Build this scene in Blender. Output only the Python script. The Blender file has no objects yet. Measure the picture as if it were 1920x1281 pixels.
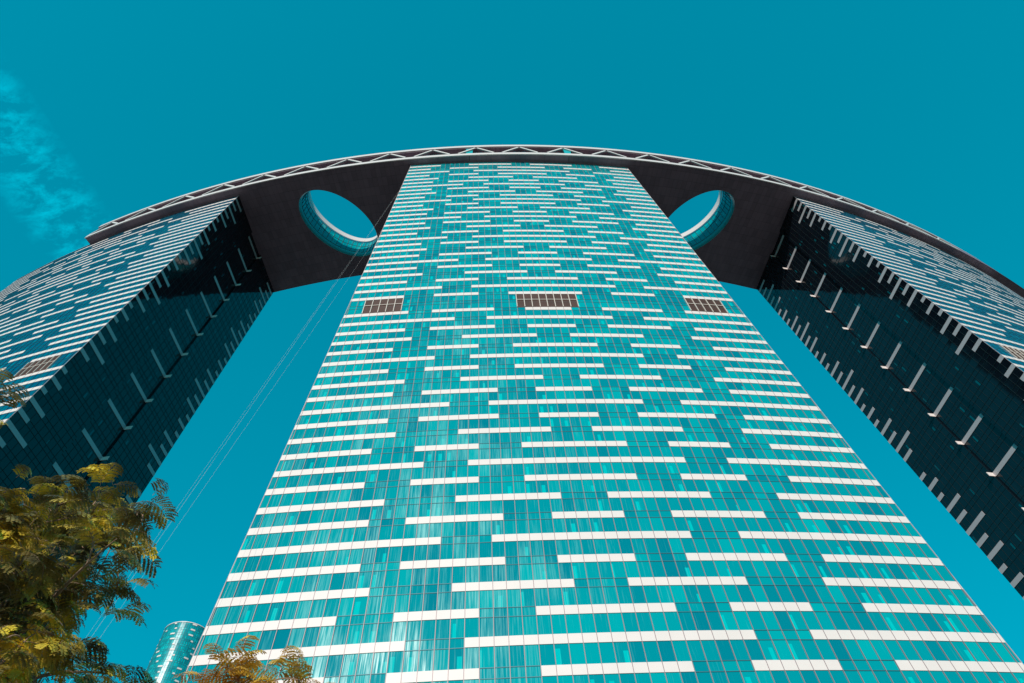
import bpy, math, random
from mathutils import Vector, Matrix
from mathutils.geometry import tessellate_polygon

# ------------------------------------------------------------------ camera, world, sun, exposure
scene = bpy.context.scene
COL = scene.collection
random.seed(7)
R = math.radians
FOC = 1200.458
PITCH, ROLL = 1.0135, -0.0853
fwd = Vector((0, math.cos(PITCH), math.sin(PITCH)))
up0 = Vector((0, -math.sin(PITCH), math.cos(PITCH)))
rgt = Vector((1, 0, 0)) * math.cos(ROLL) + up0 * math.sin(ROLL)
upv = Vector((1, 0, 0)) * -math.sin(ROLL) + up0 * math.cos(ROLL)
cam_d = bpy.data.cameras.new("camera")
cam = bpy.data.objects.new("camera", cam_d)
COL.objects.link(cam)
cam.matrix_world = Matrix(((rgt.x, upv.x, -fwd.x, 0), (rgt.y, upv.y, -fwd.y, 0), (rgt.z, upv.z, -fwd.z, 0), (0, 0, 0, 1)))
cam_d.sensor_width = 36.0
cam_d.lens = FOC / 1920 * 36
cam_d.clip_start = 0.1
cam_d.clip_end = 20000
scene.camera = cam

SUN_AZ, SUN_EL = 188.0, 22.5
world = bpy.data.worlds.new("World")
scene.world = world
world.use_nodes = True
wn, wl = world.node_tree.nodes, world.node_tree.links
bg = wn["Background"]
sky = wn.new("ShaderNodeTexSky")
sky.sky_type = 'NISHITA'
sky.sun_disc = False
sky.sun_elevation = R(SUN_EL)
sky.sun_rotation = R(SUN_AZ)
sky.air_density = 1.0
sky.dust_density = 0.6
sky.ozone_density = 1.0
tint = wn.new("ShaderNodeMix"); tint.data_type = 'RGBA'; tint.blend_type = 'MULTIPLY'
tint.inputs[0].default_value = 1.0
tint.inputs[7].default_value = (0.0, 1.72, 2.02, 1)
gam = wn.new("ShaderNodeGamma"); gam.inputs[1].default_value = 0.45
wl.new(sky.outputs[0], gam.inputs[0]); wl.new(gam.outputs[0], tint.inputs[6])
# a thin wisp of high cloud low on the left of the view
tc = wn.new("ShaderNodeTexCoord")
mp = wn.new("ShaderNodeMapping"); mp.inputs['Scale'].default_value = (14, 20, 10)
wl.new(tc.outputs['Generated'], mp.inputs[0])
nz = wn.new("ShaderNodeTexNoise"); nz.inputs['Scale'].default_value = 2.2
nz.inputs['Detail'].default_value = 9; nz.inputs['Roughness'].default_value = 0.68; nz.inputs['Distortion'].default_value = 0.2
wl.new(mp.outputs[0], nz.inputs[0])


def pix_dir(x, y):
    return (fwd + rgt * ((x - 960) / FOC) - upv * ((y - 640.5) / FOC)).normalized()


def wmath(op, a, b=None, c=None, clamp=False):
    n = wn.new("ShaderNodeMath"); n.operation = op; n.use_clamp = clamp
    for i, v in enumerate((a, b, c)):
        if v is None: continue
        if isinstance(v, (int, float)): n.inputs[i].default_value = v
        else: wl.new(v, n.inputs[i])
    return n.outputs[0]


# the band the wisp drifts along: close to the great circle through two directions
dA, dB = pix_dir(-60, 150), pix_dir(180, 490)
gn = dA.cross(dB).normalized(); mid = (dA + dB).normalized()


def wdot(v):
    n = wn.new("ShaderNodeVectorMath"); n.operation = 'DOT_PRODUCT'
    wl.new(tc.outputs['Generated'], n.inputs[0]); n.inputs[1].default_value = v
    return n.outputs['Value']


across = wmath('MULTIPLY', wdot(gn), wdot(gn))
mA = wmath('SUBTRACT', 1.0, wmath('DIVIDE', across, 0.0024), clamp=True)
mB = wmath('MULTIPLY', wmath('SUBTRACT', wdot(mid), 0.979), 60, clamp=True)
cl = wmath('MULTIPLY', wmath('SUBTRACT', nz.outputs['Fac'], 0.44), 4.5, clamp=True)
clf = wmath('MULTIPLY', wmath('MULTIPLY', mA, mB), cl)
cmix = wn.new("ShaderNodeMix"); cmix.data_type = 'RGBA'
cmul = wn.new("ShaderNodeMix"); cmul.data_type = 'RGBA'; cmul.blend_type = 'MULTIPLY'
cmul.inputs[0].default_value = 1.0; cmul.inputs[7].default_value = (1.0, 2.0, 1.8, 1)
wl.new(tint.outputs[2], cmul.inputs[6])
wl.new(clf, cmix.inputs[0]); wl.new(tint.outputs[2], cmix.inputs[6]); wl.new(cmul.outputs[2], cmix.inputs[7])
wl.new(cmix.outputs[2], bg.inputs[0])
bg.inputs[1].default_value = 0.15

sun_d = bpy.data.lights.new("sun", 'SUN')
sun_d.energy = 3.8
sun_d.angle = R(0.5)
sun_d.color = (1.0, 0.87, 0.80)
sun = bpy.data.objects.new("sun", sun_d)
COL.objects.link(sun)
S = Vector((math.sin(R(SUN_AZ)) * math.cos(R(SUN_EL)), math.cos(R(SUN_AZ)) * math.cos(R(SUN_EL)), math.sin(R(SUN_EL))))
sun.rotation_euler = S.to_track_quat('Z', 'Y').to_euler()

scene.view_settings.view_transform = 'Standard'
scene.view_settings.look = 'None'
scene.view_settings.exposure = 0.0
scene.view_settings.gamma = 1.0
scene.view_settings.use_curve_mapping = False


# ------------------------------------------------------------------ object helpers
def tag(o, label=None, cat=None, group=None, kind=None):
    if label: o["label"] = label
    if cat: o["category"] = cat
    if group: o["group"] = group
    if kind: o["kind"] = kind
    return o


def empty(name, loc):
    o = bpy.data.objects.new(name, None)
    COL.objects.link(o)
    o.location = loc
    o.empty_display_size = 3
    return o


class MB:
    def __init__(s):
        s.v, s.f, s.uv, s.hasuv, s.mi = [], [], [], False, []

    def face(s, pts, uv=None, m=0):
        n = len(s.v)
        s.v += [tuple(p) for p in pts]
        s.f.append(tuple(range(n, n + len(pts))))
        s.mi.append(m)
        if uv: s.hasuv = True
        s.uv += list(uv) if uv else [(0, 0)] * len(pts)

    def hexa(s, a, b, m=0):
        """two quads a, b (4 points each, same order) joined into a closed block"""
        s.face(a[::-1], m=m); s.face(b, m=m)
        for i in range(4):
            j = (i + 1) % 4
            s.face([a[i], a[j], b[j], b[i]], m=m)

    def bar(s, p, q, wdt, hgt, ref=Vector((0, 0, 1)), m=0):
        p, q = Vector(p), Vector(q)
        d = (q - p).normalized()
        x = d.cross(ref)
        if x.length < 1e-4: x = d.cross(Vector((1, 0, 0)))
        x.normalize(); y = x.cross(d).normalized()
        x, y = x * wdt / 2, y * hgt / 2
        s.hexa([p - x - y, p + x - y, p + x + y, p - x + y], [q - x - y, q + x - y, q + x + y, q - x + y], m)

    def tube(s, pts, rads, n=6):
        rings = []
        for i, p in enumerate(pts):
            a = pts[max(i - 1, 0)]; b = pts[min(i + 1, len(pts) - 1)]
            d = (Vector(b) - Vector(a)).normalized()
            x = d.cross(Vector((0.3, 0.1, 1))).normalized(); y = d.cross(x)
            rings.append([Vector(p) + (x * math.cos(2 * math.pi * k / n) + y * math.sin(2 * math.pi * k / n)) * rads[i] for k in range(n)])
        for i in range(len(rings) - 1):
            for k in range(n):
                j = (k + 1) % n
                s.face([rings[i][k], rings[i][j], rings[i + 1][j], rings[i + 1][k]])
        s.face(rings[0][::-1]); s.face(rings[-1])

    def build(s, name, mat, parent=None, origin=None, smooth=False):
        me = bpy.data.meshes.new(name)
        o0 = Vector(origin) if origin else (parent.location if parent else Vector((0, 0, 0)))
        me.from_pydata([(p[0] - o0[0], p[1] - o0[1], p[2] - o0[2]) for p in s.v], [], s.f)
        for m in (mat if isinstance(mat, (list, tuple)) else [mat]): me.materials.append(m)
        if any(s.mi): me.polygons.foreach_set("material_index", s.mi)
        if s.hasuv:
            l = me.uv_layers.new(name="UVMap")
            l.data.foreach_set("uv", [c for t in s.uv for c in t])
        if smooth: me.polygons.foreach_set("use_smooth", [True] * len(s.f))
        me.update()
        o = bpy.data.objects.new(name, me)
        COL.objects.link(o)
        if parent: o.parent = parent
        else: o.location = o0
        return o


# ------------------------------------------------------------------ materials
def nodemat(name):
    m = bpy.data.materials.new(name); m.use_nodes = True
    return m, m.node_tree.nodes, m.node_tree.links, m.node_tree.nodes["Principled BSDF"]


def simple(name, col, rough=0.6, metal=0.0, var=0.08, scale=0.6, spec=0.5):
    m, n, l, b = nodemat(name)
    t = n.new("ShaderNodeTexCoord"); z = n.new("ShaderNodeTexNoise")
    z.inputs['Scale'].default_value = scale; z.inputs['Detail'].default_value = 5
    l.new(t.outputs['Object'], z.inputs[0])
    mx = n.new("ShaderNodeMix"); mx.data_type = 'RGBA'
    mx.inputs[6].default_value = tuple(c * (1 - var) for c in col) + (1,)
    mx.inputs[7].default_value = tuple(min(1, c * (1 + var)) for c in col) + (1,)
    l.new(z.outputs['Fac'], mx.inputs[0]); l.new(mx.outputs[2], b.inputs['Base Color'])
    b.inputs['Roughness'].default_value = rough; b.inputs['Metallic'].default_value = metal
    b.inputs['Specular IOR Level'].default_value = spec
    return m


def facade_glass(name, dark, mid_, light, dirt, rough=0.06, ior=1.6, dirt_amt=1.0, curtain=0.3):
    """pane-by-pane glazing: uv = (column, storey)"""
    m, n, l, b = nodemat(name)

    def M(op, a, b_=None, c=None, clamp=False):
        k = n.new("ShaderNodeMath"); k.operation = op; k.use_clamp = clamp
        for i, v in enumerate((a, b_, c)):
            if v is None: continue
            if isinstance(v, (int, float)): k.inputs[i].default_value = v
            else: l.new(v, k.inputs[i])
        return k.outputs[0]

    def comb(x, y, z=0.0):
        k = n.new("ShaderNodeCombineXYZ")
        for i, v in enumerate((x, y, z)):
            if isinstance(v, (int, float)): k.inputs[i].default_value = v
            else: l.new(v, k.inputs[i])
        return k.outputs[0]

    def white(vec):
        k = n.new("ShaderNodeTexWhiteNoise"); k.noise_dimensions = '3D'; l.new(vec, k.inputs[0])
        return k.outputs['Value']

    def noise(vec, sc, det=3, ro=0.5):
        k = n.new("ShaderNodeTexNoise"); k.inputs['Scale'].default_value = sc
        k.inputs['Detail'].default_value = det; k.inputs['Roughness'].default_value = ro
        l.new(vec, k.inputs[0]); return k.outputs['Fac']

    def mix(f, a, c):
        k = n.new("ShaderNodeMix"); k.data_type = 'RGBA'
        l.new(f, k.inputs[0])
        for i, v in ((6, a), (7, c)):
            if isinstance(v, tuple): k.inputs[i].default_value = v + (1,)
            else: l.new(v, k.inputs[i])
        return k.outputs[2]

    uvn = n.new("ShaderNodeUVMap"); uvn.uv_map = "UVMap"
    sp = n.new("ShaderNodeSeparateXYZ"); l.new(uvn.outputs[0], sp.inputs[0])
    u, v = sp.outputs[0], sp.outputs[1]
    v1 = M('ADD', v, 1 / 6)
    fu, fv = M('FRACT', u), M('FRACT', v1)
    cu, cv = M('FLOOR', u), M('FLOOR', v1)
    spand = M('LESS_THAN', fv, 1 / 3)
    r1 = white(comb(cu, cv, M('MULTIPLY', spand, 3.3)))
    r2 = white(comb(cu, cv, 7.7))
    r3 = white(comb(cu, cv, 13.1))
    pair = white(comb(M('FLOOR', M('MULTIPLY', u, 0.5)), cv, 21.0))
    vis = M('SUBTRACT', 1.0, spand)
    tone = M('ADD', M('MULTIPLY', r1, 0.55), M('MULTIPLY', pair, 0.45))
    base = mix(M('SMOOTH_MIN', tone, 1.0, 0.1), dark, mid_)
    # drawn blinds / curtains behind some panes
    cw = M('MULTIPLY', r3, 0.9)
    side_c = M('LESS_THAN', M('ABSOLUTE', M('SUBTRACT', fu, r2)), M('ADD', 0.12, M('MULTIPLY', cw, 0.35)))
    lowc = M('GREATER_THAN', fv, M('ADD', 0.42, M('MULTIPLY', r2, 0.25)))
    hasc = M('LESS_THAN', r3, curtain)
    cm = M('MULTIPLY', M('MULTIPLY', M('MULTIPLY', side_c, lowc), hasc), vis)
    base = mix(M('MULTIPLY', cm, 0.8), base, light)
    # dried rain streaks, running down each storey, heavier on the left of the face
    st = noise(comb(M('MULTIPLY', u, 9.0), M('MULTIPLY', v, 0.55), M('MULTIPLY', cu, 5.1)), 1.0, 6, 0.65)
    blot = noise(comb(M('MULTIPLY', u, 0.16), M('MULTIPLY', v, 0.22), 0.0), 1.0, 3, 0.5)
    perp = M('MULTIPLY', white(comb(cu, cv, 3.9)), 0.5)
    left = M('SUBTRACT', 1.1, M('MULTIPLY', M('ABSOLUTE', M('SUBTRACT', u, 13.0)), 0.042), clamp=True)
    left = M('MULTIPLY', left, M('ADD', 0.35, M('MULTIPLY', M('SUBTRACT', v, 24.0), 0.03), clamp=True))
    am = M('MULTIPLY', M('ADD', M('SUBTRACT', M('MULTIPLY', blot, 2.0), 0.75), perp), left, clamp=True)
    streak = M('MULTIPLY', M('SUBTRACT', st, M('SUBTRACT', 0.62, M('MULTIPLY', am, 0.34))), 4.0, clamp=True)
    streak = M('MULTIPLY', M('MULTIPLY', streak, M('ADD', 0.25, M('MULTIPLY', am, 0.75))), dirt_amt, clamp=True)
    base = mix(streak, base, dirt)
    l.new(base, b.inputs['Base Color'])
    b.inputs['IOR'].default_value = ior
    l.new(M('ADD', rough, M('MULTIPLY', streak, 0.22)), b.inputs['Roughness'])
    # every pane sits very slightly out of true
    bmp = n.new("ShaderNodeBump"); bmp.inputs['Strength'].default_value = 0.06; bmp.inputs['Distance'].default_value = 0.4
    hgt = M('ADD', M('MULTIPLY', fu, M('SUBTRACT', r1, 0.5)), M('MULTIPLY', fv, M('SUBTRACT', r2, 0.5)))
    l.new(hgt, bmp.inputs['Height']); l.new(bmp.outputs[0], b.inputs['Normal'])
    return m


GLASS = facade_glass("teal_glass", (0.0, 0.18, 0.24), (0.0, 0.375, 0.39), (0.0, 0.52, 0.51), (0.17, 0.52, 0.51), curtain=0.2)
SGLASS = facade_glass("dimmed_teal_glass", (0.0, 0.06, 0.13), (0.0, 0.12, 0.19), (0.0, 0.18, 0.24), (0.0, 0.17, 0.2), dirt_amt=0.1, ior=1.5)  # darker copy of teal_glass; dim grazing reflection is put into its colour
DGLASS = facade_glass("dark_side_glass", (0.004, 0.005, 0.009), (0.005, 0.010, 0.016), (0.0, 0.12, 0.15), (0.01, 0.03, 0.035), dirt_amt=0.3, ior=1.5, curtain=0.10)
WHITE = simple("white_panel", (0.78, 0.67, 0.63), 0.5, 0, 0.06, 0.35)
FIN = simple("dimmed_white_panel", (0.50, 0.455, 0.47), 0.5, 0, 0.06, 0.35)  # white panel darkened: the side walls' weaker light is put into the colour
MULL = simple("mullion_metal", (0.30, 0.22, 0.23), 0.5, 0.2)
SMULL = simple("blue_mullion", (0.02, 0.10, 0.15), 0.4)
TRANS = simple("transom_metal", (0.03, 0.14, 0.17), 0.5, 0.2)
TRIM = simple("trim_metal", (0.40, 0.33, 0.35), 0.5)
LOUV = simple("brown_louvre", (0.10, 0.045, 0.034), 0.6, 0, 0.5, 0.35)
LFRAME = simple("louvre_frame", (0.66, 0.55, 0.48), 0.5)
def soffit_mat():
    m, n, l, b = nodemat("soffit_panel")
    geo = n.new("ShaderNodeNewGeometry")
    sub = n.new("ShaderNodeVectorMath"); sub.operation = 'SUBTRACT'; sub.inputs[1].default_value = (-28.3, 486.4, 0)
    l.new(geo.outputs['Position'], sub.inputs[0])
    sp = n.new("ShaderNodeSeparateXYZ"); l.new(sub.outputs[0], sp.inputs[0])

    def M(op, a, b_=None, c=None):
        k = n.new("ShaderNodeMath"); k.operation = op
        for i, v in enumerate((a, b_, c)):
            if v is None: continue
            if isinstance(v, (int, float)): k.inputs[i].default_value = v
            else: l.new(v, k.inputs[i])
        return k.outputs[0]
    rr = M('SQRT', M('ADD', M('MULTIPLY', sp.outputs[0], sp.outputs[0]), M('MULTIPLY', sp.outputs[1], sp.outputs[1])))
    aa = M('MULTIPLY', M('ARCTAN2', sp.outputs[0], sp.outputs[1]), 403 / 1.6347)
    cb = n.new("ShaderNodeCombineXYZ"); l.new(aa, cb.inputs[0]); l.new(M('DIVIDE', rr, 3.2), cb.inputs[1])
    seam = M('MAXIMUM', M('LESS_THAN', M('FRACT', aa), 0.045), M('LESS_THAN', M('FRACT', M('DIVIDE', rr, 3.2)), 0.03))
    fl_ = n.new("ShaderNodeVectorMath"); fl_.operation = 'FLOOR'; l.new(cb.outputs[0], fl_.inputs[0])
    wh = n.new("ShaderNodeTexWhiteNoise"); l.new(fl_.outputs[0], wh.inputs[0])
    nz_ = n.new("ShaderNodeTexNoise"); nz_.inputs['Scale'].default_value = 0.07; nz_.inputs['Detail'].default_value = 8; nz_.inputs['Roughness'].default_value = 0.65
    l.new(geo.outputs['Position'], nz_.inputs[0])
    f = M('ADD', M('MULTIPLY', wh.outputs['Value'], 0.25), M('MULTIPLY', nz_.outputs['Fac'], 0.9))
    f = M('SUBTRACT', f, M('MULTIPLY', seam, 0.5))
    mx = n.new("ShaderNodeMix"); mx.data_type = 'RGBA'
    mx.inputs[6].default_value = (0.12, 0.09, 0.115, 1); mx.inputs[7].default_value = (0.36, 0.26, 0.31, 1)
    l.new(f, mx.inputs[0]); l.new(mx.outputs[2], b.inputs['Base Color']); b.inputs['Roughness'].default_value = 0.6
    return m


SOFF = soffit_mat()
CHORD = simple("white_steel", (0.74, 0.65, 0.62), 0.4, 0, 0.03)
WALLD = simple("recessed_wall", (0.26, 0.17, 0.22), 0.5, 0.0, 0.1)
LINKG = simple("pale_teal_glass", (0.02, 0.42, 0.45), 0.15)
ROOF = simple("roof_membrane", (0.3, 0.28, 0.26), 0.9)

# ------------------------------------------------------------------ plan geometry
CX, CY = -28.3, 486.4
ZS = 225.55           # underside of the bridge
Z1 = 222.553          # centre of the topmost spandrel
HF = 3.6              # storey height
W = 1.6347            # width of a curtain wall bay
GZ = -1.6             # ground
RF, RB, RE = 421.6, 383.0, 424.6
NR = 62
DEG = W / RF * 180 / math.pi


def polar(a, r, z=0.0):
    a = R(a)
    return Vector((CX + r * math.sin(a), CY - r * math.cos(a), z))


def rad(a):
    a = R(a)
    return Vector((math.sin(a), -math.cos(a), 0))


def zrow(v): return Z1 - (v - 1) * HF
def vrow(z): return (Z1 - z) / HF + 1


# white spandrel runs of the left half of the face, top storey first
ROWS = {1: [11, 17, 26], 2: [9, 13, 19, 23], 3: [13, 18], 4: [9, 13, 19, 23], 5: [11, 17, 26], 6: [10, 13, 21, 25], 7: [16, 20], 8: [10, 13, 21, 25],
        9: [11, 17, 26], 10: [9, 13, 19, 23], 11: [14, 18], 12: [9, 13, 19, 23], 13: [11, 17, 26], 14: [10, 13, 21, 25], 15: [16, 20], 16: [10, 13, 21, 25],
        17: [11, 17, 26], 18: [9, 13, 19, 23], 19: [14, 18], 20: [10, 13, 19, 23], 21: [11, 17, 26], 22: [10, 13, 21, 25], 23: [16, 20], 24: [10, 13, 21, 25],
        25: [11, 17, 26], 26: [9, 13, 19, 23], 27: [14, 18], 28: [9, 13, 19, 23], 29: [], 30: [10, 13, 21, 25], 31: [16, 20], 32: [10, 13, 21, 25],
        33: [11, 17, 26], 34: [9, 13, 19, 23], 35: [14, 18], 36: [9, 13, 19, 23], 37: [11, 17, 26], 38: [10, 13, 21, 25], 39: [16, 20], 40: [10, 13, 21, 25],
        41: [11, 17, 26], 42: [9, 13, 19, 23], 43: [14, 18], 44: [9, 13, 19, 23], 45: [11, 17, 26], 46: [10, 13, 21, 25], 47: [16, 20], 48: [10, 13, 21, 25],
        49: [11, 17, 26], 50: [9, 13, 19, 23], 51: [14, 18], 52: [9, 13, 19, 23]}
for r_ in range(53, 63): ROWS[r_] = ROWS[r_ - 8]


# an even number of edges after the first means the middle run crosses the axis
def runs_of(r):
    e = ROWS[r]
    if not e: return []
    seq = [-99] + e
    out = []
    if len(seq) % 2 == 0:
        for i in range(0, len(seq), 2):
            out.append((seq[i], seq[i + 1]))
            out.append((56 - seq[i + 1], 56 - seq[i]))
    else:
        for i in range(0, len(seq) - 1, 2):
            out.append((seq[i], seq[i + 1]))
            out.append((56 - seq[i + 1], 56 - seq[i]))
        out.append((seq[-1], 56 - seq[-1]))
    return sorted(out)


TABS = [3, 2, 4, 2, 3, 1, 2, 1]     # white returns on the side walls, repeating every eight storeys


class Front:
    """a convex front face; column c (0..56) and height z give a point"""
    def __init__(s, kind, axis=None, half_top=None, lean=None):
        s.kind, s.axis, s.half, s.lean = kind, axis, half_top, lean

    def base(s, c):
        if s.kind == 'mid':
            t = (c - 28) * W; k = 0.0021; a0 = 0.0961
            dx, dy = math.sin(t * k) / k, (1 - math.cos(t * k)) / k
            p = Vector((8.2438 + dx * math.cos(a0) - dy * math.sin(a0), 66.2405 + dx * math.sin(a0) + dy * math.cos(a0), 0))
            a = a0 + t * k
            return p, Vector((math.sin(a), -math.cos(a), 0))
        a = s.axis + (c - 28) * DEG
        return polar(a, RF), rad(a)

    def P(s, c, z, d=0.0):
        p, n = s.base(c)
        return Vector((p.x + n.x * d, p.y + n.y * d, z))

    def eL(s, z): return 28 - (s.half + s.lean * (ZS - z) / W)
    def eR(s, z): return 28 + (s.half + s.lean * (ZS - z) / W)


def wall_strip(mb, fr, za, zb, c0, c1, d, va=None, vb=None, uv=True):
    """glazed surface between two heights, clipped to the slanting edges"""
    la, ra, lb, rb = fr.eL(za), fr.eR(za), fr.eL(zb), fr.eR(zb)
    cs = math.floor(max(c0, min(la, lb))); ce = math.ceil(min(c1, max(ra, rb)))
    for c in range(cs, ce):
        A0, A1 = min(max(c, la, c0), ra, c1), min(max(c + 1, la, c0), ra, c1)
        B0, B1 = min(max(c, lb, c0), rb, c1), min(max(c + 1, lb, c0), rb, c1)
        if A1 - A0 < 1e-4 and B1 - B0 < 1e-4: continue
        pts = [(B0, zb), (B1, zb), (A1, za), (A0, za)]
        if A1 - A0 < 1e-4: pts = pts[:3]
        elif B1 - B0 < 1e-4: pts = [pts[0], pts[2], pts[3]]
        mb.face([fr.P(c_, z_, d) for c_, z_ in pts], [(c_, vrow(z_)) for c_, z_ in pts] if uv else None)


def band(mb, fr, za, zb, c0, c1, d0, d1):
    """raised strip from height zb up to za between columns c0, c1"""
    la, ra, lb, rb = fr.eL(za), fr.eR(za), fr.eL(zb), fr.eR(zb)
    a0, a1 = max(c0, la), min(c1, ra); b0, b1 = max(c0, lb), min(c1, rb)
    if a1 - a0 < 0.05: return
    n = max(1, round((a1 - a0) / 2))
    prev = None
    for i in range(n + 1):
        t = i / n
        ca, cb = a0 + (a1 - a0) * t, b0 + (b1 - b0) * t
        q = [fr.P(cb, zb, d0), fr.P(cb, zb, d1), fr.P(ca, za, d1), fr.P(ca, za, d0)]
        if prev:
            mb.face([prev[1], q[1], q[2], prev[2]])
            mb.face([prev[2], q[2], q[3], prev[3]])
            mb.face([prev[0], q[0], q[1], prev[1]])
        else: mb.face(q)
        prev = q
    mb.face(prev[::-1])


def view_size(p, length):
    """how large a run of the given length shows from where the photographer stood; 0 outside the frame"""
    z = p.dot(fwd)
    if z <= 1: return 0.0
    x, y = p.dot(rgt) / z * FOC, p.dot(upv) / z * FOC
    if abs(x) > 1060 or abs(y) > 740: return 0.0
    return length * 3000 / z / z


def make_tower(label, fr, back_angles, back_lean, glass, inner):
    root = empty("tower", fr.P(28, GZ))
    tag(root, label, "tower", "glass towers under the curved roof bridge")
    o = root.location.copy()
    # --- front face
    g = MB()
    zt = ZS - 0.003
    zs_ = [zt] + [zrow(r + s) for r in range(1, NR + 1) for s in (-1 / 6, 1 / 6)] + [GZ]
    zs_ = [z for z in zs_ if z > GZ + 0.05] + [GZ]
    for a, b in zip(zs_[:-1], zs_[1:]):
        wall_strip(g, fr, a, b, -99, 199, 0)
    g.build("front_glazing", glass, root)
    bm, tm = MB(), MB()
    runs_all = []
    for r in range(1, NR + 1):
        ct, cb = zrow(r - 1 / 6), zrow(r + 1 / 6)
        if cb < GZ + 0.3: continue
        for a, b in runs_of(r):
            vis_a, vis_b = max(a, fr.eL(cb)), min(b, fr.eR(cb))
            if vis_b - vis_a > 0.1: runs_all.append((view_size(fr.P((vis_a + vis_b) / 2, cb), vis_b - vis_a), ct, cb, a, b))
        # glass spandrels keep thin transoms above and below
        rs = runs_of(r)
        gaps = []; x = -99
        for a, b in rs:
            if a > x: gaps.append((x, a))
            x = max(x, b)
        if x < 150: gaps.append((x, 155))
        for a, b in gaps:
            if a < -50 and rs and b <= -50: continue
            band(tm, fr, ct + 0.04, ct - 0.04, a, b, 0.004, 0.05)
            band(tm, fr, cb + 0.04, cb - 0.04, a, b, 0.004, 0.05)
    runs_all.sort(key=lambda t: -t[0])
    for _, ct, cb, a, b in runs_all[:100]:
        m1 = MB(); band(m1, fr, ct - 0.02, cb + 0.02, a, b, 0.01, 0.08)
        m1.build("white_spandrel", WHITE, root)
    for _, ct, cb, a, b in runs_all[100:]:
        band(bm, fr, ct - 0.02, cb + 0.02, a, b, 0.01, 0.08)
    if bm.f: tag(bm.build("white_spandrel", WHITE, root), kind="stuff")
    tm.build("transoms", TRANS, root)
    mm = MB()
    for c in range(-2, 60):
        # height range where this line lies inside the slanting edges
        h = abs(c - 28)
        if abs(fr.lean) < 1e-6: continue
        zc = ZS - (h - fr.half) * W / fr.lean
        lo, hi = (GZ, zt) if h <= min(fr.half, fr.half + fr.lean * (ZS - GZ) / W) else ((GZ, min(zc, zt)) if fr.lean > 0 else (max(zc, GZ), zt))
        if hi - lo < 1: continue
        p, n = fr.base(c); t = Vector((-n.y, n.x, 0)) * (0.038 if glass is GLASS else 0.03)
        q = lambda z, s, d: Vector((p.x + n.x * d, p.y + n.y * d, z)) + t * s
        mm.hexa([q(lo, -1, .005), q(lo, 1, .005), q(lo, 1, .10), q(lo, -1, .10)], [q(hi, -1, .005), q(hi, 1, .005), q(hi, 1, .10), q(hi, -1, .10)])
    mm.build("mullions", MULL if glass is GLASS else SMULL, root)
    # --- edge posts and top trim
    em = MB()
    band(em, fr, ZS - 0.01, ZS - 0.2, -99, 155, 0.0, 0.14)
    for e in (fr.eL, fr.eR):
        em.bar(fr.P(e(GZ), GZ, 0.02), fr.P(e(ZS), ZS, 0.02), 0.13, 0.13)
    em.build("edge_trim", TRIM, root)
    # --- louvre grilles in the plant storey
    for c0, c1 in ((4, 9), (24, 32), (47, 52)):
        za, zb = zrow(28 + 1 / 6) - 0.05, zrow(30 - 1 / 6) + 0.05
        lm = MB(); band(lm, fr, za, zb, c0, c1, 0.006, 0.03)
        zz = zb + 0.3
        while zz < za:
            band(lm, fr, zz + 0.06, zz, c0, c1, 0.03, 0.075); zz += 0.34
        lo_ = lm.build("louvre_grille", LOUV, root)
        fm = MB()
        for c in range(c0, c1 + 1):
            p, n = fr.base(c); t = Vector((-n.y, n.x, 0)) * 0.075
            q = lambda z, s, d: Vector((p.x + n.x * d, p.y + n.y * d, z)) + t * s
            fm.hexa([q(zb, -1, .03), q(zb, 1, .03), q(zb, 1, .24), q(zb, -1, .24)], [q(za, -1, .03), q(za, 1, .03), q(za, 1, .24), q(za, -1, .24)])
        zm = (za + zb) / 2 + 0.3
        band(fm, fr, zm + 0.09, zm - 0.09, c0 + .05, c1 - .05, 0.08, 0.2)
        f_ = fm.build("louvre_frame", LFRAME, root)
        f_.parent = lo_
        f_.location = (0, 0, 0)
    # --- side walls
    corners = []
    for sgn in (-1, 1):
        e = fr.eL if sgn < 0 else fr.eR
        ba = back_angles[0 if sgn < 0 else 1]

        def F(z, e=e): return fr.P(e(z), z)
        def B(z, ba=ba, sgn=sgn): return polar(ba + sgn * math.degrees(back_lean * (ZS - z) / RB), RB, z)
        corners.append((F, B))
        L = (F(ZS) - B(ZS)).length
        d0 = (B(ZS) - F(ZS)).normalized()
        nrm = Vector((d0.y, -d0.x, 0)) * (1 if sgn < 0 else -1)
        if nrm.dot(F(ZS) - fr.P(28, ZS)) < 0: nrm = -nrm

        def P(s, z, d=0.0, F=F, B=B, L=L, nrm=nrm):
            f, b = F(z), B(z)
            return f + (b - f) * (s / L) + nrm * d
        S0, S1, DEP = 14.0, 23.2, -0.5
        bays = []
        s = 0.0
        while s < S0 - 0.2: bays.append((s, min(s + W, S0), 0)); s += W
        s = S0
        while s < S1 - 0.2: bays.append((s, min(s + W, S1), DEP)); s += W
        s = S1
        while s < L - 0.2: bays.append((s, min(s + W, L), 0)); s += W
        sg = MB()
        for a, b in zip(zs_[:-1], zs_[1:]):
            for s0, s1, d in bays:
                sg.face([P(s0, b, d), P(s1, b, d), P(s1, a, d), P(s0, a, d)], [(x / W + 0.001, vrow(z)) for x, z in ((s0, b), (s1, b), (s1, a), (s0, a))])
            for s0 in (S0, S1):
                sg.face([P(s0, b, 0), P(s0, b, DEP), P(s0, a, DEP), P(s0, a, 0)], [(x, vrow(z)) for x, z in ((30, b), (30.9, b), (30.9, a), (30, a))])
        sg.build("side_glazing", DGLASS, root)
        tb, tl, ms = [], [], MB()
        seen = inner == sgn
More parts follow.
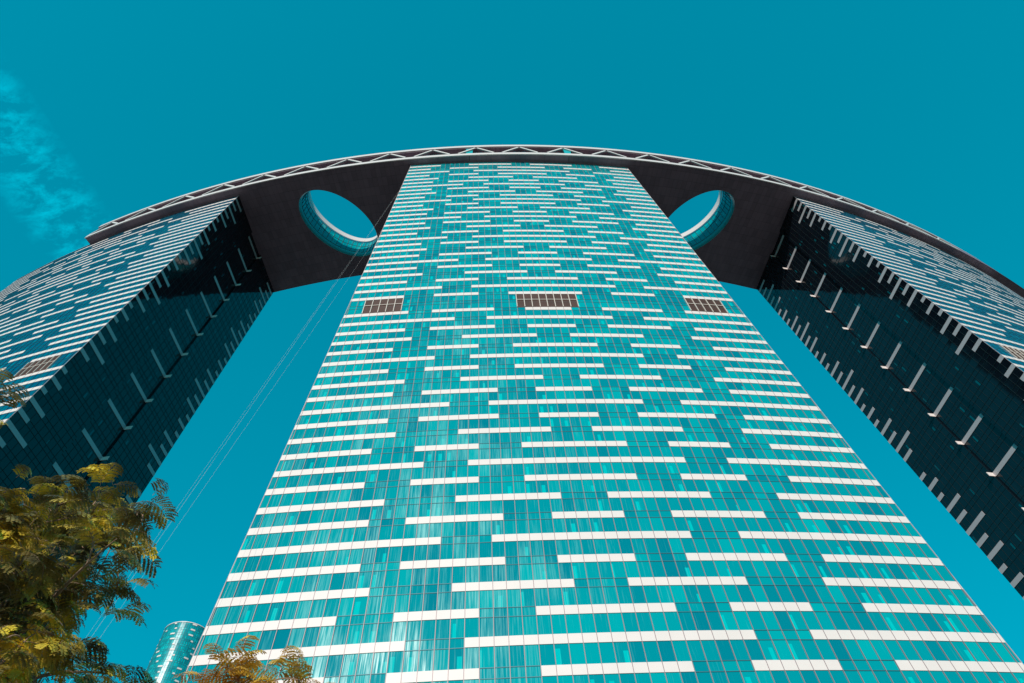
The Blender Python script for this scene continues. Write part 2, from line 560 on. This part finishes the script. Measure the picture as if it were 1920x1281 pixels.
        for r in range(1, NR + 1):
            za, zb = zrow(r - 1 / 6) - .02, zrow(r + 1 / 6) + .02
            if zb < GZ + 0.3: continue

            def slab(m, s0, s1, d0_, d1_, za=za, zb=zb):
                m.hexa([P(s0, zb, d0_), P(s0, zb, d1_), P(s0, za, d1_), P(s0, za, d0_)], [P(s1, zb, d0_), P(s1, zb, d1_), P(s1, za, d1_), P(s1, za, d0_)])
            n = TABS[(r - 1) % 8]
            if r != 29:
                m1 = MB(); slab(m1, 0.0, n * W, 0.01, 0.10); tb.append((view_size(P(n, za), n), m1))
                m1 = MB(); slab(m1, L - (n + 0.35) * W, L - 0.02, 0.01, 0.10); tb.append((view_size(P(L - n, za), n), m1))
            if r % 3 == 1:
                m1 = MB(); slab(m1, S0 + 0.02, S1 - 0.16, DEP + 0.01, DEP + 0.12)
                m2 = MB(); slab(m2, S1 - 0.14, S1 - 0.01, DEP + 0.01, 1.2); tl.append((m1, m2))
            for zt_ in (za + .02, zb - .02):
                for s0, s1, d in ((0, S0, 0), (S0, S1, DEP), (S1, L, 0)):
                    ms.hexa([P(s0, zt_ - .035, d + .004), P(s0, zt_ - .035, d + .06), P(s0, zt_ + .035, d + .06), P(s0, zt_ + .035, d + .004)],
                            [P(s1, zt_ - .035, d + .004), P(s1, zt_ - .035, d + .06), P(s1, zt_ + .035, d + .06), P(s1, zt_ + .035, d + .004)])
        tb.sort(key=lambda t: -t[0])
        rest = MB()
        for i_, (_, m1) in enumerate(tb):
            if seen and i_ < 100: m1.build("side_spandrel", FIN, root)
            else:
                k0 = len(rest.v)
                rest.v += m1.v; rest.f += [tuple(j + k0 for j in f) for f in m1.f]; rest.uv += m1.uv; rest.mi += m1.mi
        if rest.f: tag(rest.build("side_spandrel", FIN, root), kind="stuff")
        for m1, m2 in tl:
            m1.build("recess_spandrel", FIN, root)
            m2.build("recess_wing", WHITE, root)
        for s0, s1, d in bays:
            a, b = GZ, zt
            ms.hexa([P(s0 - .02, a, d + .005), P(s0 + .02, a, d + .005), P(s0 + .02, a, d + .075), P(s0 - .02, a, d + .075)],
                    [P(s0 - .02, b, d + .005), P(s0 + .02, b, d + .005), P(s0 + .02, b, d + .075), P(s0 - .02, b, d + .075)])
        ms.build("side_mullions", SIDEM, root)
    # --- back wall
    bk = MB()
    (F0, B0), (F1, B1) = corners
    for a, b in zip(zs_[:-1], zs_[1:]):
        for i in range(16):
            t0, t1 = i / 16, (i + 1) / 16
            bk.face([B1(b).lerp(B0(b), t0), B1(b).lerp(B0(b), t1), B1(a).lerp(B0(a), t1), B1(a).lerp(B0(a), t0)],
                    [(t * 56, vrow(z)) for t, z in ((t0, b), (t1, b), (t1, a), (t0, a))])
    bk.build("back_glazing", glass, root)
    return root


SIDEM = simple("side_mullion", (0.006, 0.018, 0.022), 0.5)
simple_dark = simple("dark_mullion", (0.035, 0.05, 0.06), 0.4)

frM = Front('mid', half_top=23.47, lean=0.0430)
make_tower("broad central glass tower seen head on, narrowing upwards", frM, (-0.33, 10.27), 0.0430, GLASS, 0)
frL = Front('arc', axis=-8.77 - 29 * DEG, half_top=29, lean=-0.0390)
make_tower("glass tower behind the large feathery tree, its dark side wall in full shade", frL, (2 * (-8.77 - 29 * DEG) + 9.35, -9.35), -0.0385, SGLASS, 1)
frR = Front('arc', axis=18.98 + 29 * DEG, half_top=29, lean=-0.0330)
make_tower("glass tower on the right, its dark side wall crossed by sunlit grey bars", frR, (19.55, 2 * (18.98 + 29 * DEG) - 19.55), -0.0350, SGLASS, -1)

# ------------------------------------------------------------------ the roof bridge
bridge = empty("roof_bridge", polar(5, 404, ZS))
tag(bridge, "curved roof bridge with white truss edge and two oval openings, resting on the three towers", "bridge")
A0, A1 = -16.98, 36.0
TR1 = 29.2            # the truss stops here on the right
ZT = ZS + 11.8
SOH = 0.0


def oval(cx, cy, ang, a, b, n=72, grow=0.0):
    out = []
    for i in range(n):
        t = 2 * math.pi * i / n
        x, y = (a + grow) * math.cos(t), (b + grow) * math.sin(t)
        out.append((cx + x * math.cos(ang) - y * math.sin(ang), cy + x * math.sin(ang) + y * math.cos(ang)))
    return out


OV = [(-59.7, 83.5, R(46.9)), (72.9, 95.3, R(143.1))]
OA, OB = 15.5, 9.2


def plate(name, z, outline, mat, down, grow):
    loops = [[Vector((x, y, 0)) for x, y in outline]]
    for cx, cy, an in OV: loops.append([Vector((x, y, 0)) for x, y in oval(cx, cy, an, OA, OB, grow=grow)][::-1])
    allp = [p for l_ in loops for p in l_]
    mb = MB()
    for t in tessellate_polygon(loops):
        pts = [allp[i] for i in t]
        nz_ = (pts[1] - pts[0]).cross(pts[2] - pts[0]).z
        if (nz_ > 0) == down: pts = pts[::-1]
        mb.face([(p.x, p.y, z) for p in pts])
    return mb.build(name, mat, bridge)


def arc_outline(r0, r1, a0, a1, n=90):
    o = [polar(a0 + (a1 - a0) * i / n, r1) for i in range(n + 1)] + [polar(a1 - (a1 - a0) * i / n, r0) for i in range(n + 1)]
    return [(p.x, p.y) for p in o]


plate("soffit", ZS, arc_outline(RB - 0.05, RE - 0.35, A0, A1), SOFF, True, 0.55)
plate("roof_deck", ZT, arc_outline(RB - 0.05, RE - 0.35, A0, A1), ROOF, False, -0.1)


def ring(mb, a0, a1, r0, r1, z0, z1, n):
    prev = None
    for i in range(n + 1):
        a = a0 + (a1 - a0) * i / n
        q = [polar(a, r0, z0), polar(a, r1, z0), polar(a, r1, z1), polar(a, r0, z1)]
        if prev:
            for k in range(4):
                j = (k + 1) % 4
                mb.face([prev[k], q[k], q[j], prev[j]])
        else: mb.face(q)
        prev = q
    mb.face(prev[::-1])


m = MB(); ring(m, A0, TR1, RE - 0.35, RE, ZS - 0.2, ZS + 1.8, 120); m.build("lower_chord", CHORD, bridge)
m = MB(); ring(m, A0, A1, RE - 0.35, RE, ZT - 1.9, ZT + 0.05, 120); m.build("upper_chord", CHORD, bridge)
m = MB(); ring(m, TR1 + 0.01, A1, RE - 0.35, RE - 0.1, ZS - 0.1, ZT - 2.5, 30); m.build("plain_fascia", WALLD, bridge)
m = MB(); ring(m, A0 + 0.3, TR1, 421.2, 421.5, ZS + 0.02, ZT - 2.5, 120)
ring(m, A0 + 0.02, A0 + 0.28, RB, 421.2, ZS + 0.02, ZT - 2.5, 1); m.build("recessed_wall", WALLD, bridge)
m = MB(); ring(m, A0, A1, 421.3, RE - 0.36, ZT - 2.45, ZT - 2.2, 120); m.build("roof_overhang", SOFF, bridge)
m = MB(); ring(m, A0, A1, RB - 0.3, RB - 0.06, ZS - 0.1, ZT, 90); m.build("back_wall", WALLD, bridge)
# truss struts: two braces meeting at each node under the upper chord
nodes = [4.98 + 2.163 * k for k in range(0, 12)] + [4.98 - 2.107 * k for k in range(1, 11)]
for a in nodes:
    for sg in (-1, 1):
        b = MB()
        b.bar(polar(a + sg * 0.84, RE - 0.2, ZS + 2.3), polar(a + sg * 0.05, RE - 0.2, ZT - 3.1), 0.75, 0.4, ref=rad(a))
        b.build("brace", CHORD, bridge)
    g = MB()
    q0 = [polar(a - 0.72, 423.6, ZS + 2.5), polar(a + 0.72, 423.6, ZS + 2.5), polar(a, 423.6, ZT - 3.4)]
    q1 = [polar(a - 0.72, 423.5, ZS + 2.5), polar(a + 0.72, 423.5, ZS + 2.5), polar(a, 423.5, ZT - 3.4)]
    g.face(q0); g.face(q1[::-1])
    for k in range(3): g.face([q0[k], q1[k], q1[(k + 1) % 3], q0[(k + 1) % 3]])
    g.build("truss_window", DGLASS, bridge)
for a in (2.55, 7.31):
    g = MB(); ring(g, a - 0.16, a + 0.16, RE - 0.9, RE - 0.42, ZS + 1.6, ZT - 2.42, 2)
    g.build("glass_link_panel", LINKG, bridge)
for a in (2.55, 7.31):
    m = MB(); m.bar(polar(a, RF + 0.9, ZS - 0.02), polar(a, RE - 0.5, ZS - 0.02), 0.25, 0.03)
    m.build("soffit_joint", simple_dark, bridge)
# the two oval light wells
for cx, cy, an in OV:
    prof = [(0.55, 0.0, 0), (0.40, 0.35, 0), (0.18, 0.9, 0), (0.04, 1.7, 0), (0.0, 2.6, 0)]
    lip = MB()
    N = 96
    for (g0, h0, _), (g1, h1, _) in zip(prof[:-1], prof[1:]):
        o0, o1 = oval(cx, cy, an, OA, OB, N, g0), oval(cx, cy, an, OA, OB, N, g1)
        for i in range(N):
            j = (i + 1) % N
            lip.face([(*o0[i], ZS + h0), (*o1[i], ZS + h1), (*o1[j], ZS + h1), (*o0[j], ZS + h0)])
    lo = lip.build("opening_lip", GLASS2 if 'GLASS2' in globals() else LINKG, bridge, smooth=True)
    gl, ml, rim = MB(), MB(), MB()
    o1 = oval(cx, cy, an, OA, OB, N)
    per = 0.0
    for i in range(N):
        j = (i + 1) % N
        a_, b_ = Vector((*o1[i], 0)), Vector((*o1[j], 0))
        for k, (h0, h1) in enumerate(((2.6, 4.6), (4.6, 8.0), (8.0, 11.6))):
            gl.face([(*o1[i], ZS + h0), (*o1[i], ZS + h1), (*o1[j], ZS + h1), (*o1[j], ZS + h0)],
                    [(i * .5, 33 + h0 / 3.6), (i * .5, 33 + h1 / 3.6), (i * .5 + .5, 33 + h1 / 3.6), (i * .5 + .5, 33 + h0 / 3.6)])
        if i % 2 == 0:
            c_ = Vector((cx, cy, 0)); inn = (c_ - a_).normalized() * 0.08
            ml.bar((a_.x + inn.x, a_.y + inn.y, ZS + 2.6), (a_.x + inn.x, a_.y + inn.y, ZS + 11.6), 0.12, 0.12)
    for h in (2.6, 8.0):
        oi, oo = oval(cx, cy, an, OA, OB, N, -0.10), oval(cx, cy, an, OA, OB, N, -0.01)
        for i in range(N):
            j = (i + 1) % N
            ml.hexa([(*oi[i], ZS + h), (*oo[i], ZS + h), (*oo[i], ZS + h + .12), (*oi[i], ZS + h + .12)], [(*oi[j], ZS + h), (*oo[j], ZS + h), (*oo[j], ZS + h + .12), (*oi[j], ZS + h + .12)])
    oi, oo = oval(cx, cy, an, OA, OB, N, -0.35), oval(cx, cy, an, OA, OB, N, -0.12)
    dk = MB()
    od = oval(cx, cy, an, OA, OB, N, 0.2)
    for i in range(N):
        j = (i + 1) % N
        rim.hexa([(*oi[i], ZS + 12.3), (*oo[i], ZS + 12.3), (*oo[i], ZS + 15.4), (*oi[i], ZS + 15.4)], [(*oi[j], ZS + 12.3), (*oo[j], ZS + 12.3), (*oo[j], ZS + 15.4), (*oi[j], ZS + 15.4)])
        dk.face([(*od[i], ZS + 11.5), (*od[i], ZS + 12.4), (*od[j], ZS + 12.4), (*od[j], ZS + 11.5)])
    g_ = gl.build("opening_glazing", GLASS, bridge)
    for mb_, nm, mt in ((ml, "mullions", simple_dark), (rim, "white_rim", CHORD), (dk, "shadow_gap", simple_dark)):
        o_ = mb_.build(nm, mt, bridge)
        o_.parent = g_; o_.location = (0, 0, 0)

# ------------------------------------------------------------------ ropes down from the roof
def at(x, y, dist):
    return pix_dir(x, y) * dist


def rope(px_top, zt_, px_low, dist_low, label, rr=0.008):
    d = pix_dir(*px_top); T = d * (zt_ / d.z)
    P = at(*px_low, dist_low)
    k = (GZ - T.z) / (P.z - T.z)
    G = T + (P - T) * k
    m = MB(); n = 24
    pts = [T.lerp(G, i / n) + Vector((0, 0, -1.2 * math.sin(math.pi * i / n))) for i in range(n + 1)]
    m.tube(pts, [rr] * (n + 1), 5)
    o = m.build("rope", ROPE, None, origin=G)
    tag(o, label, "rope", "ropes slung from the roof beside the central tower")


ROPE = simple("pale_rope", (0.5, 0.5, 0.5), 0.7)
rope((752, 353), ZS + 0.1, (180, 1180), 95, "brightest of the pale ropes slanting down from the bridge to the leaves", 0.012)
rope((757, 345), ZS + 0.1, (172, 1178), 95, "pale rope running close beside the brightest one, on its left")
rope((770, 352), ZS + 0.1, (197, 1180), 95, "lowest of the three ropes that slant down together from the bridge", 0.009)
rope((700, 530), ZS - 60, (372, 1215), 80, "faint rope hugging the left edge of the central tower", 0.01)

# ------------------------------------------------------------------ the round tower far behind
RX = facade_glass("round_tower_glass", (0.0, 0.16, 0.19), (0.0, 0.44, 0.46), (0.0, 0.62, 0.6), (0.1, 0.5, 0.5), rough=0.2, ior=1.9, dirt_amt=0.2, curtain=0.35)
dT = pix_dir(351, 1192)
hd = math.hypot(dT.x, dT.y)
DT = 420.0
tx, ty, tz = dT.x / hd * DT, dT.y / hd * DT, dT.z / hd * DT
RT = 13.8
rt = empty("round_tower", (tx, ty, GZ))
tag(rt, "small round glass tower with white dashes, between the tree and the central tower", "tower")
g, wm, mm = MB(), MB(), MB()
NB = 64
fl = 3.5
nf = int((tz - GZ) / fl)
def cyl(i, r, z): return Vector((tx + r * math.cos(2 * math.pi * i / NB), ty + r * math.sin(2 * math.pi * i / NB), z))
for k in range(nf):
    za = tz - k * fl; zb = max(za - fl, GZ)
    for zc, zd, va, vb in ((za, za - 1.1, k + 1 - 1 / 6, k + 1 + 1 / 6), (za - 1.1, zb, k + 1 + 1 / 6, k + 2 - 1 / 6)):
        for i in range(NB):
            g.face([cyl(i, RT, zd), cyl(i + 1, RT, zd), cyl(i + 1, RT, zc), cyl(i, RT, zc)], [(i, vb), (i + 1, vb), (i + 1, va), (i, va)])
    for zc in (za, za - 1.1):
        for i in range(NB):
            mm.face([cyl(i, RT + .06, zc - .1), cyl(i + 1, RT + .06, zc - .1), cyl(i + 1, RT + .06, zc + .02), cyl(i, RT + .06, zc + .02)])
    rr_ = random.Random(k * 17 + 3)
    i = rr_.randint(0, 5)
    while i < NB:
        a_, b_ = i, min(i + rr_.choice((1, 2, 2)), NB)
        for j in range(a_, b_):
            wm.hexa([cyl(j, RT + .02, za - 1.0), cyl(j, RT + .2, za - 1.0), cyl(j, RT + .2, za - .08), cyl(j, RT + .02, za - .08)],
                    [cyl(j + 1, RT + .02, za - 1.0), cyl(j + 1, RT + .2, za - 1.0), cyl(j + 1, RT + .2, za - .08), cyl(j + 1, RT + .02, za - .08)])
        i = b_ + rr_.randint(4, 8)
for i in range(NB):
    mm.bar(cyl(i, RT + .03, GZ), cyl(i, RT + .03, tz), 0.12, 0.12, ref=Vector((math.cos(2 * math.pi * i / NB), math.sin(2 * math.pi * i / NB), 0)))
g.build("glazing", RX, rt, smooth=False)
wm.build("white_spandrels", WHITE, rt)
mm.build("mullions", TRANS, rt)
rf = MB(); rf.face([cyl(i, RT + .25, tz + .5) for i in range(NB)])
for i in range(NB): rf.face([cyl(i, RT + .25, tz), cyl(i + 1, RT + .25, tz), cyl(i + 1, RT + .25, tz + .5), cyl(i, RT + .25, tz + .5)])
rf.build("roof", CHORD, rt)

# ------------------------------------------------------------------ ground
def ground_mat():
    m, n, l, b = nodemat("pale_paving")
    t = n.new("ShaderNodeTexCoord"); br = n.new("ShaderNodeTexBrick"); br.inputs['Scale'].default_value = 0.6
    br.inputs['Color1'].default_value = (0.17, 0.12, 0.10, 1); br.inputs['Color2'].default_value = (0.145, 0.10, 0.087, 1); br.inputs['Mortar'].default_value = (0.13, 0.1, 0.09, 1)
    br.inputs['Mortar Size'].default_value = 0.01
    l.new(t.outputs['Object'], br.inputs[0]); l.new(br.outputs[0], b.inputs['Base Color']); b.inputs['Roughness'].default_value = 0.85
    return m


m = MB(); m.face([(-4000, -4000, GZ), (4000, -4000, GZ), (4000, 4000, GZ), (-4000, 4000, GZ)])
tag(m.build("ground", ground_mat()), kind="structure")

# ------------------------------------------------------------------ feathery trees
def leaf_mat(name, c1, c2, c3):
    m, n, l, b = nodemat(name)
    t = n.new("ShaderNodeTexCoord"); z = n.new("ShaderNodeTexNoise"); z.inputs['Scale'].default_value = 3.2; z.inputs['Detail'].default_value = 2
    l.new(t.outputs['Object'], z.inputs[0])
    r = n.new("ShaderNodeValToRGB"); e = r.color_ramp.elements
    e[0].position = 0.36; e[0].color = c1 + (1,); e[1].position = 0.66; e[1].color = c3 + (1,)
    k = e.new(0.5); k.color = c2 + (1,)
    l.new(z.outputs['Fac'], r.inputs[0]); l.new(r.outputs[0], b.inputs['Base Color'])
    b.inputs['Roughness'].default_value = 0.45
    tr = n.new("ShaderNodeBsdfTranslucent"); l.new(r.outputs[0], tr.inputs[0])
    ms = n.new("ShaderNodeMixShader"); ms.inputs[0].default_value = 0.15
    l.new(b.outputs[0], ms.inputs[1]); l.new(tr.outputs[0], ms.inputs[2]); l.new(ms.outputs[0], n["Material Output"].inputs[0])
    return m


BARK = simple("bark", (0.30, 0.19, 0.13), 0.8, 0, 0.3, 12)
LEAF1 = leaf_mat("feathery_leaf", (0.07, 0.055, 0.02), (0.27, 0.20, 0.045), (0.85, 0.61, 0.05))  # ramp mixes leaf tones with painted sunlit highlights and shaded darks
LEAF2 = leaf_mat("orange_leaf", (0.55, 0.28, 0.03), (0.85, 0.50, 0.05), (0.95, 0.62, 0.06))


def add_leaf(mb, tw, p, d, size, rnd):
    """one twice-feathered leaf: stalk, pairs of side stalks, small paired leaflets"""
    d = d.normalized()
    npn = rnd.randint(5, 6)
    L = size
    side = d.cross(Vector((0, 0, 1)))
    if side.length < .1: side = Vector((1, 0, 0))
    side.normalize()
    roll = rnd.uniform(-0.7, 0.7)
    nrm = side.cross(d).normalized()
    side = (side * math.cos(roll) + nrm * math.sin(roll)).normalized()
    pts = []; q = p.copy(); dd = d.copy()
    for i in range(npn + 1):
        pts.append(q.copy()); q = q + dd * (L / npn)
        dd = (dd + Vector((0, 0, -0.2))).normalized()
    tw.tube(pts, [0.0022] * len(pts), 3)
    for i in range(1, npn + 1):
        t = i / npn
        pl = L * 0.50 * (0.55 + 0.9 * t * (1.25 - t)) * rnd.uniform(0.85, 1.1)
        ax = (pts[i] - pts[i - 1]).normalized()
        for sg in (-1, 1):
            pd = (ax * rnd.uniform(0.55, 0.8) + side * sg + Vector((0, 0, rnd.uniform(-0.35, 0.05)))).normalized()
            c = pts[i].copy()
            nl = 9
            wv = pd.cross(ax.cross(pd)).normalized()
            upn = pd.cross(wv).normalized()
            wv = (ax - pd * ax.dot(pd)).normalized()
            for k in range(nl):
                c = c + pd * (pl / nl)
                pd = (pd + Vector((0, 0, -0.09))).normalized()
                ll = 0.032 * size / 0.28 * (1 - 0.35 * abs(k / nl - .45)) * 1.15
                for s2 in (-1, 1):
                    ld = (wv * s2 + pd * 0.45 + upn * rnd.uniform(-0.25, 0.25)).normalized()
                    e = c + ld * ll
                    hw = pd * (ll * 0.25)
                    m_ = c + ld * ll * 0.5
                    mb.face([c, m_ - hw, e, m_ + hw])


def make_tree(label, base, fork, clusters, lmat, per, size, seed):
    rnd = random.Random(seed)
    root = empty("feathery_tree", base)
    tag(root, label, "tree")
    tw, fo = MB(), MB()
    base, fork = Vector(base), Vector(fork)
    tr = MB(); n = 10; tr_r = 0.17 if label.startswith('large') else 0.08
    tr.tube([base.lerp(fork, i / n) + Vector((.12 * math.sin(i * .7), .1 * math.cos(i * .9), 0)) for i in range(n + 1)], [tr_r * (1 - 0.6 * i / n) for i in range(n + 1)], 10)
    tr.build("trunk", BARK, root, smooth=True)
    hubs = []
    lead = clusters[::5]
    lb = MB()
    for c in lead:
        m_ = fork.lerp(c, .5) + Vector((rnd.uniform(-.2, .2), rnd.uniform(-.2, .2), .25))
        pts = [fork.lerp(m_, t).lerp(m_.lerp(c, t), t) for t in [i / 8 for i in range(9)]]
        lb.tube(pts, [(0.022 if label.startswith('large') else 0.016) * (1 - 0.85 * i / 8) for i in range(9)], 6)
        hubs += pts[4:]
    for c in clusters:
        h = min(hubs, key=lambda q: (q - c).length)
        m_ = h.lerp(c, .5) + Vector((rnd.uniform(-.06, .06), rnd.uniform(-.06, .06), .06))
        pts = [h.lerp(m_, t).lerp(m_.lerp(c, t), t) for t in [i / 6 for i in range(7)]]
        if (h - c).length > .05: lb.tube(pts, [0.007 - 0.004 * i / 6 for i in range(7)], 5)
        hubs.append(c)
        out = (c - fork).normalized()
        for k in range(per):
            th = rnd.uniform(0, 2 * math.pi)
            d = Vector((math.cos(th), math.sin(th), rnd.uniform(-.25, .55))) + out * 0.7
            b = c + Vector((rnd.uniform(-.1, .1), rnd.uniform(-.1, .1), rnd.uniform(-.1, .1)))
            add_leaf(fo, tw, b, d, size * rnd.uniform(.75, 1.15), rnd)
    lb.build("branches", BARK, root, smooth=True)
    tw.build("leaf_stalks", BARK, root)
    fo.build("foliage", lmat, root)
    return root


def inside(poly, x, y):
    c = False; j = len(poly) - 1
    for i in range(len(poly)):
        if (poly[i][1] > y) != (poly[j][1] > y) and x < (poly[j][0] - poly[i][0]) * (y - poly[i][1]) / (poly[j][1] - poly[i][1]) + poly[i][0]: c = not c
        j = i
    return c


# the reach of the crown, seen as bearings from where the photographer stood
reach = [(-260, 920), (25, 930), (60, 950), (105, 940), (150, 945), (180, 930), (200, 930), (225, 945), (255, 935), (275, 955), (240, 980), (225, 1005), (200, 1035), (200, 1060), (185, 1090),
         (175, 1130), (150, 1160), (110, 1200), (130, 1240), (150, 1290), (120, 1420), (-260, 1420)]
rnd = random.Random(11)
cl1 = []
while len(cl1) < 128:
    x, y = rnd.uniform(-260, 260), rnd.uniform(870, 1420)
    if inside(reach, x, y): cl1.append(at(x, y, rnd.uniform(4.9, 7.2)))
for x, y, d in ((268, 965, 5.6), (185, 915, 5.8), (45, 925, 6.0), (225, 1030, 5.5), (222, 1090, 5.4), (205, 1140, 5.5), (195, 1262, 5.6), (230, 1270, 5.6), (-190, 880, 6.0), (-130, 830, 6.0), (-80, 775, 6.0), (-28, 735, 6.0)):
    cl1.append(at(x, y, d))
tb_ = at(-60, 1500, 6.2)
make_tree("large feathery olive and yellow tree filling the lower left corner", (tb_.x - .6, tb_.y - .3, GZ), tuple(at(-80, 1330, 6.0)), cl1, LEAF1, 7, 0.205, 5)
cl2 = []
rnd = random.Random(5)
for x, y in ((430, 1252), (405, 1268), (450, 1265), (395, 1285), (470, 1300), (540, 1268), (560, 1275), (510, 1320), (430, 1310), (480, 1340), (380, 1330), (550, 1340), (600, 1340), (440, 1380), (520, 1390), (350, 1370)):
    cl2.append(at(x, y, rnd.uniform(4.4, 4.9)))
tb_ = at(470, 1480, 4.6)
make_tree("low orange brown feathery tree whose tips show at the bottom edge before the central tower", (tb_.x, tb_.y, GZ), tuple(at(470, 1500, 4.7)), cl2, LEAF2, 5, 0.17, 9)
